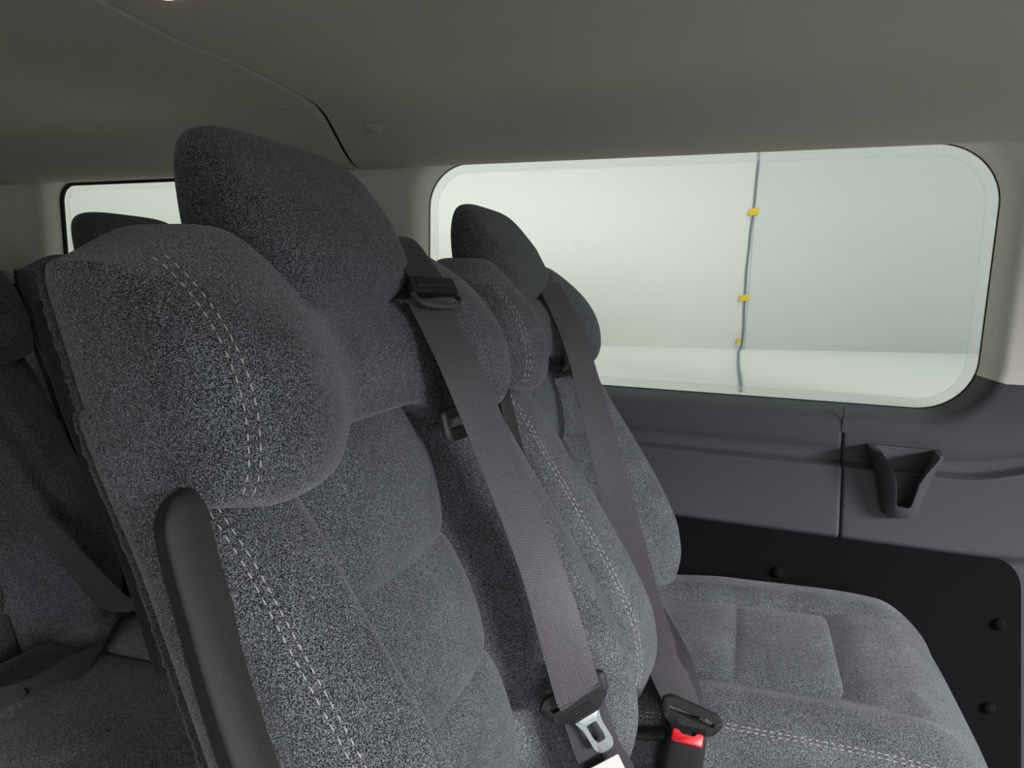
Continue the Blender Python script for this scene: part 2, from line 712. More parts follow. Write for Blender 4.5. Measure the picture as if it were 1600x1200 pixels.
W1 = (-0.643, 0.366, 0.809, 1.243)
W2 = (-1.722, -0.93, 0.809, 1.236)
h1 = snap(rrect(*W1, (0.085, 0.085, 0.10, 0.085)), 0.872)
h2 = snap(rrect(*W2, (0.05, 0.05, 0.045, 0.045)), 0.872)
up, lo1 = wall_window('wall_left', -0.79, 0.80, 0.765, 1.29, h1, 0.872, None)
up2, lo2 = wall_window('wall_left', -2.45, -0.79, 0.765, 1.29, h2, 0.872, None)
tag(link('wall_left', up, M['pillar']), kind='structure')
tag(link('wall_left', up2, M['pillar']), kind='structure')
tag(link('trim_1', lo1, M['trim']), kind='structure')
tag(link('trim_1', lo2, M['trim']), kind='structure')
window('window_1', *W1, (0.085, 0.085, 0.10, 0.085), 0.0014)
window('window_2', *W2, (0.05, 0.05, 0.045, 0.045), 0.006)

# ---- lower grey side panels with a moulded ledge, joint at x = .17
def side_panel(name, xa, xb, seam_lo, seam_hi):
    bm = bmesh.new()
    nx = max(8, int((xb - xa) / 0.02)); 
    xs = [xa + (xb - xa) * i / nx for i in range(nx + 1)]
    if seam_hi: xs = xs[:-1] + [xb - 0.006, xb - 0.003, xb - 0.001, xb]
    if seam_lo: xs = [xa, xa + 0.001, xa + 0.003, xa + 0.006] + xs[1:]
    zs = [0.5735 + 0.0022 * i for i in range(88)] + [0.767]
    rows = []
    for x in xs:
        row = []
        lift = sm(0.34, 0.50, x) * 0.034
        for z in zs:
            zl = 0.712
            bulge = 0.018 * (1 - sm(zl - 0.005, zl + 0.004, z)) * (1 - sm(0.735, 0.762, z))
            dip = 0.004 * math.exp(-((z - zl - 0.018) / 0.012) ** 2)
            low = 0.006 * (1 - sm(0.5735, 0.590, z))
            Y = WALL - bulge + dip + low * 2
            d = 0
            if seam_hi: d = max(d, 1 - (xb - x) / 0.006)
            if seam_lo: d = max(d, 1 - (x - xa) / 0.006)
            Y += 0.004 * max(0, d) ** 4
            xx = x - 0.05 * (z - 0.70) if (seam_hi and x > xb - 0.02) or (seam_lo and x < xa + 0.02) else x
            row.append(bm.verts.new((xx, Y, z + lift * max(0.0, 1 - ((z - zl) / (0.055 if z > zl else 0.14)) ** 2))))
        rows.append(row)
    for a, b in zip(rows, rows[1:]):
        for k in range(len(zs) - 1):
            bm.faces.new((a[k], b[k], b[k + 1], a[k + 1]))
    return tag(link(name, bm, M['trim']), kind='structure')


side_panel('trim_2', -2.45, 0.1710, False, True)
side_panel('trim_3', 0.1725, 0.80, True, False)

slab('trim_6', (0.17, WALL + 0.012, 0.68), (0.06, 0.008, 0.22), M['rubber'])

slab('trim_6', (0.1670, WALL, 0.788), (0.0016, 0.0012, 0.042), M['rubber'])

# ---- black lower panel with push clips; rounded upper front corner
bm = bmesh.new()
pts = rpoly([(-2.45, 0.0), (0.508, 0.0), (0.440, 0.585), (-2.45, 0.585)], [0.001, 0.001, 0.05, 0.001], 8)
plate(bm, pts, None, 0.01, (0, 1.2130, 0), (1, 0, 0), (0, 0, 1))
kick = link('trim_4', bm, M['kick'], smooth=False)
tag(kick, kind='structure')
for x, z in ((0.085, 0.503), (0.423, 0.473), (0.425, 0.324)):
    bm = bmesh.new()
    prof = [(0.0, 0.0075), (0.0055, 0.007), (0.009, 0.0045), (0.010, 0.001), (0.0105, 0.0)]
    rings = []
    for r, h in prof[1:]:
        rings.append([bm.verts.new((x + r * math.cos(2 * math.pi * k / 20), 1.208 - h, z + r * math.sin(2 * math.pi * k / 20))) for k in range(20)])
    c = bm.verts.new((x, 1.208 - 0.0075, z))
    for k in range(20): bm.faces.new((c, rings[0][k], rings[0][(k + 1) % 20]))
    for a, b in zip(rings, rings[1:]):
        for k in range(20): bm.faces.new((a[k], b[k], b[(k + 1) % 20], a[(k + 1) % 20]))
    link('push_clip', bm, M['kick'], kick)
# grey trim running down in front of the black panel
bm = bmesh.new()
plate(bm, [(0.30, 0.0), (0.90, 0.0), (0.90, 0.60), (0.30, 0.60)], None, 0.008, (0, 1.2185, 0), (1, 0, 0), (0, 0, 1))
tag(link('trim_5', bm, M['trim']), kind='structure')

# ---- floor, rest of the van body
slab('floor', (-0.4, -0.03, -0.02), (4.1, 2.54, 0.04), M['floor'])
slab('wall_back', (-2.47, -0.03, 0.65), (0.04, 2.54, 1.34), M['pillar'])
bm = bmesh.new()
hole_ = resample(rrect(-2.05, -1.05, 0.84, 1.21, 0.06), 160)
out_ = []
for x, z in hole_:
    u, v = (x + 1.55) / 0.50, (z - 1.025) / 0.185
    m_ = max(abs(u), abs(v), 1e-6)
    u, v = u / m_, v / m_
    out_.append((-1.55 + 0.9 * u, 1.025 + (0.295 if v > 0 else 1.045) * v))
for cx_, cz_ in ((-2.45, -0.02), (-0.65, -0.02), (-0.65, 1.32), (-2.45, 1.32)):
    k = min(range(160), key=lambda i: math.hypot((out_[i][0] - cx_) / 0.9, (out_[i][1] - cz_) / 0.65))
    out_[k] = (cx_, cz_)
plate(bm, out_, hole_, 0.04, (0, -1.29, 0), (1, 0, 0), (0, 0, 1))
tag(link('wall_right', bm, M['pillar'], smooth=False), kind='structure')
slab('wall_right', (0.475, -1.29, 1.275), (2.25, 0.04, 0.15), M['pillar'])

# ---- studio outside: white wall standing at an angle, light floor level below it
def backdrop(name, x0, x1, mat, z0=0.70, z1=3.0):
    ang = math.atan2(2.98 - 2.42, 0.856 + 0.604)
    bm = bmesh.new()
    def yat(x): return 2.42 + (x + 0.604) * math.tan(ang)
    v = [(x0, yat(x0), z0), (x1, yat(x1), z0), (x1, yat(x1), z1), (x0, yat(x0), z1)]
    f = [bm.verts.new(p) for p in v]
    b = [bm.verts.new((p[0], p[1] + 0.06, p[2])) for p in v]
    bm.faces.new(f); bm.faces.new(b[::-1])
    for k in range(4): bm.faces.new((f[k], b[k], b[(k + 1) % 4], f[(k + 1) % 4]))
    return tag(link(name, bm, mat, smooth=False), kind='structure')


def wall_y(x): return 2.42 + (x + 0.604) * (2.98 - 2.42) / 1.46


CX = 0.0
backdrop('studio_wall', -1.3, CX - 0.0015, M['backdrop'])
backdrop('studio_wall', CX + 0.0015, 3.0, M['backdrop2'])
slab('studio_wall', (-4.0, wall_y(-1.3) + 0.03, 1.85), (5.4, 0.06, 2.3), M['backdrop'])
slab('studio_floor', (-0.8, 2.72, 0.74), (7.6, 2.6, 0.08), M['sweep'])

# ================================================================== SEAT
OX = 0.10                                  # seat origin, below the middle of the cushion
YC = 0.48
ZC = smooth_tab([(0.38, -0.128), (0.45, -0.148), (0.5, -0.165), (0.63, -0.207), (0.75, -0.257), (0.88, -0.297), (0.93, -0.305), (0.98, -0.315), (1.06, -0.34)])
ZB = smooth_tab([(0.38, -0.11), (0.46, -0.098), (0.51, -0.078), (0.55, -0.072), (0.60, -0.081), (0.65, -0.106), (0.70, -0.138), (0.75, -0.172),
                 (0.80, -0.208), (0.85, -0.242), (0.87, -0.262), (0.93, -0.30)], 2)
ZR = smooth_tab([(0.38, -0.205), (0.45, -0.22), (0.60, -0.262), (0.725, -0.302), (0.79, -0.322), (0.835, -0.336), (0.88, -0.357), (0.925, -0.378),
                 (0.987, -0.395), (1.06, -0.410)])
ZS = smooth_tab([(0.84, -0.243), (0.865, -0.236), (0.90, -0.230), (0.93, -0.233), (0.955, -0.243), (0.98, -0.262), (1.0, -0.283), (1.02, -0.305), (1.06, -0.34)], 1)
HW = 0.222


def fn_backrest(th, ph, side):
    n, m = 5.0, 9.0
    s = spow(math.sin(th), 2 / n); rs = abs(math.cos(th)) ** (2 / n)
    c = spow(math.sin(ph), 2 / m); rt = abs(math.cos(ph)) ** (2 / m)
    zlo, zhi = 0.40, 0.925
    z = (zlo + zhi) / 2 + c * (zhi - zlo) / 2
    y = s * HW
    a = abs(y)
    xc = lerp_tab(ZC, z) - 0.025
    xb = max(lerp_tab(ZB, z), xc)
    f = xc + (xb - xc) * sm(0.095, 0.158, a)
    # seam line outside the crest
    b = lerp_tab(ZR, z) - 0.0
    r = rs * rt
    mid = (f + b) / 2 if a > 0.15 else (f + b) / 2
    half = (f - b) / 2
    return Vector((mid + side * half * r - OX, y, z))


def yoke_hi(a):
    return 0.982 + 0.053 * sm(0.06, 0.130, a) - 0.027 * sm(0.140, 0.226, a)


def yoke_lo(a):
    return 0.888 - 0.022 * sm(0.05, 0.115, a) + 0.010 * sm(0.17, 0.222, a)


def fn_yoke(th, ph, side):
    n, m = 4.8, 6.0
    s = spow(math.sin(th), 2 / n); rs = abs(math.cos(th)) ** (2 / n)
    c = spow(math.sin(ph), 2 / m); rt = abs(math.cos(ph)) ** (2 / m)
    y = s * (HW + 0.001); a = abs(y)
    zlo, zhi = yoke_lo(a), yoke_hi(a)
    z = (zlo + zhi) / 2 + c * (zhi - zlo) / 2
    xc = lerp_tab(ZC, z) + 0.004 + 0.016 * (1 - sm(0.95, 0.985, z))
    xw = max(lerp_tab(ZS, z), xc)
    f = xc + (xw - xc) * sm(0.035, 0.165, a)
    b = lerp_tab(ZR, z) - 0.001
    return Vector(((f + b) / 2 + side * (f - b) / 2 * rs * rt - OX, y, z))


def fn_panel(th, ph, side):
    n, m = 3.4, 7.0
    s = spow(math.sin(th), 2 / n); rs = abs(math.cos(th)) ** (2 / n)
    c = spow(math.sin(ph), 2 / m); rt = abs(math.cos(ph)) ** (2 / m)
    zlo, zhi = 0.44, 0.886
    z = (zlo + zhi) / 2 + c * (zhi - zlo) / 2
    # three quilted pads with seams at .752 and .635
    seg = [(0.52, 0.636), (0.636, 0.753), (0.753, 0.90)]
    q = 0.0
    for z0, z1 in seg:
        if z0 <= z <= z1:
            u = (z - z0) / (z1 - z0)
            q = (4 * u * (1 - u)) ** 0.38
    if z < 0.52: q = (max(0, 1 - ((0.52 - z) / 0.09))) if z > 0.44 else 0; q = 0.9
    hw = 0.090 + 0.014 * q
    xt = sm(0.80, 0.886, z)
    hw *= 1 - 0.22 * xt ** 2
    y = s * hw
    xc = lerp_tab(ZC, z)
    f = xc - 0.017 + 0.024 * q * (1 - 0.5 * abs(s) ** 3)
    b = xc - 0.036
    return Vector(((f + b) / 2 + side * (f - b) / 2 * rs * rt - OX, y, z))


HB = smooth_tab([(0.95, -0.385), (0.99, -0.398), (1.03, -0.408), (1.07, -0.410), (1.13, -0.400)])


def fn_headrest(th, ph, side):
    n, m = 3.4, 3.4
    s = spow(math.sin(th), 2 / n); rs = abs(math.cos(th)) ** (2 / n)
    c = spow(math.sin(ph), 2 / m); rt = abs(math.cos(ph)) ** (2 / m)
    hh = 0.36 + 0.64 * max(0.0, 1 - abs(s) ** 4.0) ** (1 / 3.2)
    z = 1.045 + c * 0.071 * hh
    x_f = -0.300 - 0.62 * max(0, z - 1.02) - 0.25 * max(0, z - 1.06) - 0.10 * max(0, 1.0 - z)
    w = 0.112 * (1 - 0.10 * sm(1.04, 0.97, z)) * (1 if side < 0 else 1)
    y = s * w
    b = lerp_tab(HB, z)
    r = rs * rt
    return Vector(((x_f + b) / 2 + side * (x_f - b) / 2 * r - OX, y, z))


def cush_top(x, y):
    a = abs(y)
    base = 0.492 + 0.010 * sm(-0.05, 0.2, x) - 0.008 * sm(0.0, -0.10, x)
    roll = 0.020 * sm(0.095, 0.16, a) 
    nose = 0.010 * sm(0.12, 0.19, x)
    z = base + max(roll, nose) - 0.045 * sm(0.23, 0.34, x)
    g = -0.004 * math.exp(-((a - 0.112) / 0.005) ** 2) * (1 - sm(0.10, 0.15, x))
    return z + g


def fn_cushion(th, ph, side):
    n, m = 5.5, 5.0
    s = spow(math.sin(th), 2 / n); rs = abs(math.cos(th)) ** (2 / n)
    c = spow(math.sin(ph), 2 / m); rt = abs(math.cos(ph)) ** (2 / m)
    x0, x1 = -0.15, 0.308
    x1 -= 0.03 * abs(s) ** 4
    x = (x0 + x1) / 2 + c * (x1 - x0) / 2
    y = s * 0.222
    t = cush_top(x, y); b = 0.372
    return Vector((x - OX, y, (t + b) / 2 + side * (t - b) / 2 * rs * rt))


def fn_seatpanel(th, ph, side):
    n, m = 9.0, 12.0
    s = spow(math.sin(th), 2 / n); rs = abs(math.cos(th)) ** (2 / n)
    c = spow(math.sin(ph), 2 / m); rt = abs(math.cos(ph)) ** (2 / m)
    x0, x1 = -0.125, 0.150
    x = (x0 + x1) / 2 + c * (x1 - x0) / 2
    y = s * 0.113
    q = 0
    for a, b in ((-0.125, 0.018), (0.018, 0.150)):
        if a <= x <= b:
            u = (x - a) / (b - a); q = (4 * u * (1 - u)) ** 0.35
    t = 0.494 + 0.010 * sm(-0.05, 0.2, x) - 0.008 * sm(0.0, -0.10, x) + 0.006 * q * (1 - abs(s) ** 4) + 0.002
    b = t - 0.02
    return Vector((x - OX, y, (t + b) / 2 + side * (t - b) / 2 * rs * rt))


def stitches(bm, pts, ln=0.0040, gap=0.0036, r=0.00048, off=0.0005, center=None):
    """dashes of thread laid along a dense 3-D path (points, normals)"""
    acc = 0.0
    i = 0
    P = [p for p, n in pts]; Nn = [n for p, n in pts]
    L = [0]
    for a, b in zip(P, P[1:]): L.append(L[-1] + (b - a).length)
    def at(s):
        for k in range(len(P) - 1):
            if L[k + 1] >= s:
                t = (s - L[k]) / max(1e-9, L[k + 1] - L[k])
                return P[k].lerp(P[k + 1], t) + Nn[k] * off
        return P[-1] + Nn[-1] * off
    s = 0.0
    while s + ln < L[-1]:
        a, b = at(s), at(s + ln)
        m = at(s + ln / 2) + Nn[0] * 0.0003
        tube(bm, [a, m, b], [r * 0.6, r, r * 0.6], 5)
        s += ln + gap * random.uniform(0.8, 1.3)
    return bm


def surf_path(fn, ths, phs, m_=0, side=1, n=160):
    out = []
    for k in range(n + 1):
        t = k / n
        th = ths[0] + (ths[1] - ths[0]) * t
        ph = phs[0] + (phs[1] - phs[0]) * t
        if m_:
            c0, c1 = spow(math.sin(phs[0]), 2 / m_), spow(math.sin(phs[1]), 2 / m_)
            c = c0 + (c1 - c0) * t
            ph = math.copysign(math.asin(abs(c) ** (m_ / 2)), c)
        p = fn(th, ph, side)
        e = 0.002
        du = fn(th + e, ph, side) - fn(th - e, ph, side)
        dv = fn(th, ph + e, side) - fn(th, ph - e, side)
        nn = du.cross(dv)
        nn.normalize()
        nn *= side
        if fn is fn_cushion: nn = -nn
        out.append((p, nn))
    return out


def make_seat(label):
    root = empty('passenger_seat', (OX, YC, 0))
    tag(root, label, 'seat')
    br = link('backrest', pillow(fn_backrest, 110, 130, 5.0, 9.0), M['fabric'], root)
    bm = bmesh.new()
    for th in (-1.02, -0.93):
        stitches(bm, surf_path(fn_backrest, (th, th), (-0.9, 1.18), 9.0))
    link('stitching', bm, M['thread'], br, smooth=False)
    link('center_panel', pillow(fn_panel, 60, 140, 3.4, 7.0), M['panel'], root)
    yk = link('shoulder_pad', pillow(fn_yoke, 130, 70, 4.8, 6.0), M['fabric'], root)
    bm = bmesh.new()
    for th in (-0.94, -0.85):
        stitches(bm, surf_path(fn_yoke, (th - 0.06, th + 0.06), (-0.62, 1.1), 6.0))
    link('stitching', bm, M['thread'], yk, smooth=False)
    # cut-pile edge along the rear seam of the side
    for fn_, host, m_, lim in ((fn_yoke, yk, 6.0, (-1.25, 0.95)), (fn_backrest, br, 9.0, (-0.5, 1.25))):
        for th in (-1.16, 1.16):
            bm = bmesh.new()
            pp = [p + n_ * (0.0002 + random.uniform(-0.0004, 0.0004)) for p, n_ in surf_path(fn_, (th, th), lim, m_, -1, 150)]
            tube(bm, pp, [0.0042 + random.uniform(-0.0005, 0.0006) for _ in pp], 8)
            link('edge_pile', bm, M['fuzz'], host)
    hd = link('headrest', pillow(fn_headrest, 80, 70, 3.4, 3.4), M['fabric'], root)
    for s in (-1, 1):
        bm = bmesh.new()
        tube(bm, [(-0.350 - OX, s * 0.05, 0.93), (-0.356 - OX, s * 0.05, 1.03)], 0.006, 12)
        link('headrest_post', bm, M['steel'], hd)
    # plastic shell behind the upholstery
    def fn_shell(th, ph, side):
        n, m = 5.0, 7.0
        s = spow(math.sin(th), 2 / n); rs = abs(math.cos(th)) ** (2 / n)
        c = spow(math.sin(ph), 2 / m); rt = abs(math.cos(ph)) ** (2 / m)
        z = 0.875 + c * 0.110; y = s * (HW - 0.012)
        f = lerp_tab(ZR, z) + 0.010; b = lerp_tab(ZR, z) - 0.014
        return Vector(((f + b) / 2 + side * (f - b) / 2 * rs * rt - OX, y, z))
    link('back_shell', pillow(fn_shell, 40, 50, 5.0, 7.0), M['shell'], root)
    # armrest folded up beside the backrest
    path = catmull([(-0.243, 0, 0.908), (-0.238, 0, 0.88), (-0.230, 0, 0.85), (-0.215, 0, 0.80), (-0.193, 0, 0.74), (-0.165, 0, 0.67), (-0.13, 0, 0.59), (-0.10, 0, 0.53), (-0.085, 0, 0.50)], 10)
    sec = []      # (w across, out) ; out toward the aisle; small step near the rear edge, ridge on the front
    for w, o in ((0.5, 0.0), (0.5, 0.45), (0.47, 0.62), (0.41, 0.78), (0.33, 0.92), (0.27, 0.99), (0.22, 1.0), (0.17, 0.975), (-0.20, 0.93), (-0.225, 0.90), (-0.235, 0.78), (-0.255, 0.78), (-0.27, 0.86),
                 (-0.30, 0.885), (-0.36, 0.87), (-0.42, 0.78), (-0.47, 0.62), (-0.5, 0.40), (-0.5, 0.0)):
        sec.append((w, o))
    bm = bmesh.new()
    rows = []
    Ltot = sum((b - a).length for a, b in zip(path, path[1:])); acc = 0
    for i, p in enumerate(path):
        if i: acc += (p - path[i - 1]).length
        t = (path[min(i + 1, len(path) - 1)] - path[max(i - 1, 0)]).normalized()
        perp = Vector((-t.z, 0, t.x))          # toward +x
        if perp.x < 0: perp = -perp
        d0 = acc / 0.022; d1 = (Ltot - acc) / 0.02
        k = math.sqrt(max(0.0, 1 - (1 - min(1, d0)) ** 2)) * math.sqrt(max(0.0, 1 - (1 - min(1, d1)) ** 2))
        k = max(k, 0.05)
        W = (0.0185 + 0.013 * acc / Ltot) * (0.35 + 0.65 * k)
        D = 0.025 * (0.25 + 0.75 * k)
        rows.append([bm.verts.new(p + perp * W * w + Vector((-OX - 0.031, -0.219 - D * o, -0.018))) for w, o in sec])
    for a, b in zip(rows, rows[1:]):
        for k in range(len(sec)):
            k2 = (k + 1) % len(sec)
            bm.faces.new((a[k], a[k2], b[k2], b[k]))
    bm.faces.new(rows[0]); bm.faces.new(rows[-1])
    link('armrest', bm, M['arm'], root)
    # cushion
    cu = link('seat_cushion', pillow(fn_cushion, 110, 110, 5.5, 5.0), M['fabric'], root)
    bm = bmesh.new()
    for th in (-0.98, -1.06):
        stitches(bm, surf_path(fn_cushion, (th, th), (-0.75, 1.1), 5.0))
    link('stitching', bm, M['thread'], cu, smooth=False)
    link('seat_panel', pillow(fn_seatpanel, 60, 90, 9.0, 12.0), M['panel'], root)
    # lever, belt guide, base
    bm = bmesh.new()
    tube(bm, catmull([(-0.125 - OX, -0.205, 0.475), (-0.10 - OX, -0.229, 0.474), (-0.07 - OX, -0.233, 0.480), (-0.052 - OX, -0.232, 0.485)], 6), 0.0055, 12)
    link('recline_lever', bm, M['black'], root)
    bm = bmesh.new()
    o_ = rpoly([(-0.029, -0.016), (0.029, -0.016), (0.031, 0.016), (-0.031, 0.016)], 0.010, 6)
    i_ = rpoly([(-0.023, -0.004), (0.023, -0.004), (0.024, 0.010), (-0.024, 0.010)], 0.004, 6)
    plate(bm, o_, i_, 0.007, (-0.2465 - OX, 0.083, 0.8720), (0.35, 0.93, 0.10), (-0.2, 0, 1), 0.0015)
    link('belt_guide', bm, M['guide'], root)
    bm = bmesh.new()
    rbox(bm, (-0.02, 0, 0.345), (0.40, 0.38, 0.06), 0.012)
    rbox(bm, (-0.25, 0, 0.385), (0.10, 0.36, 0.05), 0.012)
    link('seat_frame', bm, M['black'], root)
    for sx in (-0.16, 0.14):
        for sy in (-0.15, 0.15):
            bm = bmesh.new()
            rbox(bm, (sx, sy, 0.165), (0.05, 0.035, 0.33), 0.006)
            link('leg', bm, M['black'], root)
    return root


PITCH = 0.735
SP = 0.47
seat_near = make_seat('charcoal velour seat nearest the viewer, with black armrest folded up on its side')
spots = [
    (0.0, SP, 'charcoal velour seat beside the grey side panel and big window, its belt buckled over it'),
    (-PITCH - 0.04, 0.0, 'dark seat at the left edge with a belt lying across backrest and cushion'),
    (-PITCH, SP, 'black silhouetted seat whose headrest shows against the small rear window'),
    (-2 * PITCH - 0.01, SP, 'rearmost dark green-grey seat cut by the left edge, behind the silhouetted seat'),
]
for dx, dy, lab in spots:
    c = copy_tree(seat_near)
    c.location = (OX + dx, YC + dy, 0)
    c['label'] = lab
for ch_ in seat_near.children:            # its cushion is pressed down a little
    if ch_.name.startswith(('seat_cushion', 'seat_panel')):
        ch_.location.z -= 0.055
for o in [o for o in COL.objects if o.name.startswith('passenger_seat')]:
    o['group'] = 'passenger seats in three rows'

# ================================================================== BELTS
def obj_parts(root):
    org = Vector(root.location)
    def L(name, bm, mat, parent=None, smooth=True):
        return link(name, bm, mat, parent or root, smooth, origin=org)
    return L


def tongue(L, root_part, c, along, across, metal=True, scale=1.0):
    """latch plate: black moulded grip with a belt slot, bright tongue with a window"""
    k = scale
    o_ = rpoly([(-0.037 * k, 0.008 * k), (-0.033 * k, -0.008 * k), (-0.014 * k, -0.021 * k), (0.014 * k, -0.021 * k), (0.033 * k, -0.008 * k), (0.037 * k, 0.008 * k), (0.028 * k, 0.015 * k), (-0.028 * k, 0.015 * k)],
               [0.003 * k, 0.006 * k, 0.003 * k, 0.003 * k, 0.006 * k, 0.003 * k, 0.004 * k, 0.004 * k], 5)
    i_ = rpoly([(-0.028 * k, 0.003 * k), (-0.026 * k, -0.001 * k), (-0.012 * k, -0.0015 * k), (0.012 * k, -0.0015 * k), (0.026 * k, -0.001 * k), (0.028 * k, 0.003 * k), (0.024 * k, 0.006 * k), (-0.024 * k, 0.006 * k)], 0.0012 * k, 5)
    bm = bmesh.new()
    plate(bm, o_, i_, 0.008 * k, c, across, [-v for v in along], 0.0015 * k)
    g = L('latch_plate', bm, M['black'])
    bm = bmesh.new()
    A = Vector(across).normalized(); D = Vector(along); D = (D - A * D.dot(A)).normalized(); Nn = A.cross(-D)
    for q in range(4):
        rbox(bm, Vector(c) + D * (0.0085 + 0.0028 * q) * k + Nn * 0.0042 * k, (0.022 * k, 0.0012 * k, 0.0012 * k), 0.0003, 1,
             Matrix((A, -D, Nn)).transposed())
    if metal:
        o2 = rpoly([(-0.015 * k, 0.002), (-0.0105 * k, -0.014 * k), (-0.0105 * k, -0.036 * k), (-0.006 * k, -0.042 * k), (0.006 * k, -0.042 * k), (0.0105 * k, -0.036 * k), (0.0105 * k, -0.014 * k), (0.015 * k, 0.002)], 0.003, 5)
        i2 = rpoly([(-0.0055 * k, -0.011 * k), (-0.0058 * k, -0.018 * k), (-0.0058 * k, -0.028 * k), (-0.004 * k, -0.031 * k), (0.004 * k, -0.031 * k), (0.0058 * k, -0.028 * k), (0.0058 * k, -0.018 * k), (0.0055 * k, -0.011 * k)], 0.0015, 5)
        b2 = bmesh.new()
        plate(b2, o2, i2, 0.0028, Vector(c) + D * 0.018 * k, across, -D, 0.0004)
        t_ = L('metal_tongue', b2, M['steel'], g)
    L('grip_ribs', bm, M['black'], g, smooth=False)
    return g


def adjuster(L, c, across, up):
    """height adjuster: rectangular slider frame and the wire-thin bail below it"""
    A = Vector(across).normalized(); Uq = Vector(up); Uq = (Uq - A * Uq.dot(A)).normalized()
    bm = bmesh.new()
    o_ = rpoly([(-0.028, -0.0085), (0.028, -0.0085), (0.0265, 0.0085), (-0.0265, 0.0085)], 0.0025, 5)
    i_ = rpoly([(-0.022, -0.003), (0.022, -0.003), (0.021, 0.0045), (-0.021, 0.0045)], 0.001, 5)
    plate(bm, o_, None, 0.009, c, A, Uq, 0.0014)
    rbox(bm, Vector(c) + A.cross(Uq) * 0.0048, (0.042, 0.0055, 0.002), 0.0008, 2, Matrix((A, Uq, A.cross(Uq))).transposed())
    g = L('height_adjuster', bm, M['black'])
    bm = bmesh.new()
    N_ = A.cross(Uq)
    base = Vector(c)
    tube(bm, [base + A * -0.026 + Uq * -0.008, base + A * -0.027 + Uq * -0.016 + N_ * 0.004, base + A * -0.020 + Uq * -0.023 + N_ * 0.006, base + A * 0.0 + Uq * -0.0255 + N_ * 0.007,
              base + A * 0.020 + Uq * -0.023 + N_ * 0.006, base + A * 0.027 + Uq * -0.016 + N_ * 0.004, base + A * 0.026 + Uq * -0.008], 0.0028, 10)
    L('bail', bm, M['guide'], g)
    return g


# ---- belt of the nearest seat: hangs unbuckled across its backrest
nb = empty('seat_belt', (-0.0957, 0.5742, 0.5215))
tag(nb, 'grey seat belt hanging unbuckled on the nearest seat, bright steel tongue showing', 'seat belt', 'seat belts on the passenger seats')
L = obj_parts(nb)
bm = bmesh.new()
ribbon(bm, [(-0.2840, 0.5570, 0.9855), (-0.2415, 0.5450, 0.9210), (-0.1990, 0.5590, 0.8150), (-0.1650, 0.5700, 0.7250), (-0.1300, 0.5660, 0.6260), (-0.1255, 0.5690, 0.6100), (-0.1240, 0.5780, 0.6040)],
       [(0.45, 0.86, 0.1)] * 2 + [(0.45, 0.8, 0.15)] + [(0.6, 0.7, 0.2)] * 1 + [(0.75, 0.5, 0.45)] * 3, 0.045)
L('shoulder_strap', bm, M['webbing'])
bm = bmesh.new()
ribbon(bm, [(-0.2960, 0.5850, 0.9900), (-0.2690, 0.5700, 0.9425), (-0.2540, 0.5620, 0.9130), (-0.2510, 0.5590, 0.8890), (-0.2545, 0.5610, 0.8750), (-0.2750, 0.5700, 0.8660)],
       [(0.35, 0.93, 0.1)] * 6, 0.042)
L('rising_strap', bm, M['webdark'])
bm = bmesh.new()
ribbon(bm, [(-0.3780, 0.5742, 1.0000), (-0.3560, 0.5742, 1.0383), (-0.3254, 0.5723, 1.0412), (-0.3015, 0.5704, 1.0172), (-0.2852, 0.5694, 0.9971)],
       [(0.25, 0.95, 0.1)] * 5, 0.044)
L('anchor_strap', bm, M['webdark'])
bm = bmesh.new()
ribbon(bm, [(-0.1330, 0.5799, 0.6124), (-0.1225, 0.5838, 0.5837), (-0.1081, 0.5857, 0.5454), (-0.0938, 0.5981, 0.5119), (-0.0861, 0.6220, 0.4641)],
       [(0.75, 0.5, 0.32)] * 5, 0.046)
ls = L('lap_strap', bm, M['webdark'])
tongue(L, None, (-0.1302, 0.5723, 0.6057), (0.62, 0.10, -0.78), (0.75, 0.35, 0.52))
adjuster(L, (-0.2833, 0.5646, 0.9971), (0.42, 0.90, -0.02), (-0.5, 0.15, 0.85))
bm = bmesh.new()
plate(bm, rpoly([(-0.018, -0.03), (0.018, -0.03), (0.018, 0.016), (-0.018, 0.016)], 0.002, 3), None, 0.0012, (-0.0947, 0.5742, 0.5292), (0.75, 0.42, 0.40), (-0.45, -0.1, 0.8))
tg = L('label_tag', bm, M['white'], smooth=False)
tg['label'] = 'white cloth label sewn on the lap strap'

# ---- a copy hangs on the rearmost seat
rb = copy_tree(nb)
rb.location = (-0.10 - 2 * PITCH - 0.01, 0.60 + SP, 0.50)
rb['label'] = 'shadowed grey seat belt and adjuster on the rearmost seat at the left edge'

# ---- belt of the window-side seat: buckled
fb = empty('seat_belt', (-0.05, 0.75, 0.50))
tag(fb, 'mauve grey seat belt buckled across the seat beside the big window', 'seat belt', 'seat belts on the passenger seats')
L = obj_parts(fb)
bm = bmesh.new()
ribbon(bm, [(-0.3042, 1.0235, 1.0038), (-0.2548, 0.9934, 0.9288), (-0.2165, 0.9701, 0.8391), (-0.150, 0.910, 0.675), (-0.095, 0.840, 0.560), (-0.046, 0.760, 0.512), (-0.031, 0.722, 0.516)],
       [(0.5, 0.8, 0.1), (0.5, 0.8, 0.2), (0.55, 0.75, 0.3), (0.7, 0.45, 0.35), (0.85, 0.25, 0.25), (0.93, 0.2, -0.1), (0.93, 0.2, -0.25)], 0.047)
L('shoulder_strap', bm, M['webbing'])
bm = bmesh.new()
ribbon(bm, [(-0.3180, 1.062, 0.988), (-0.290, 1.052, 0.945), (-0.272, 1.042, 0.912), (-0.266, 1.040, 0.885), (-0.270, 1.045, 0.868), (-0.285, 1.060, 0.862)],
       [(0.35, 0.93, 0.1)] * 6, 0.042)
L('rising_strap', bm, M['webdark'])
bm = bmesh.new()
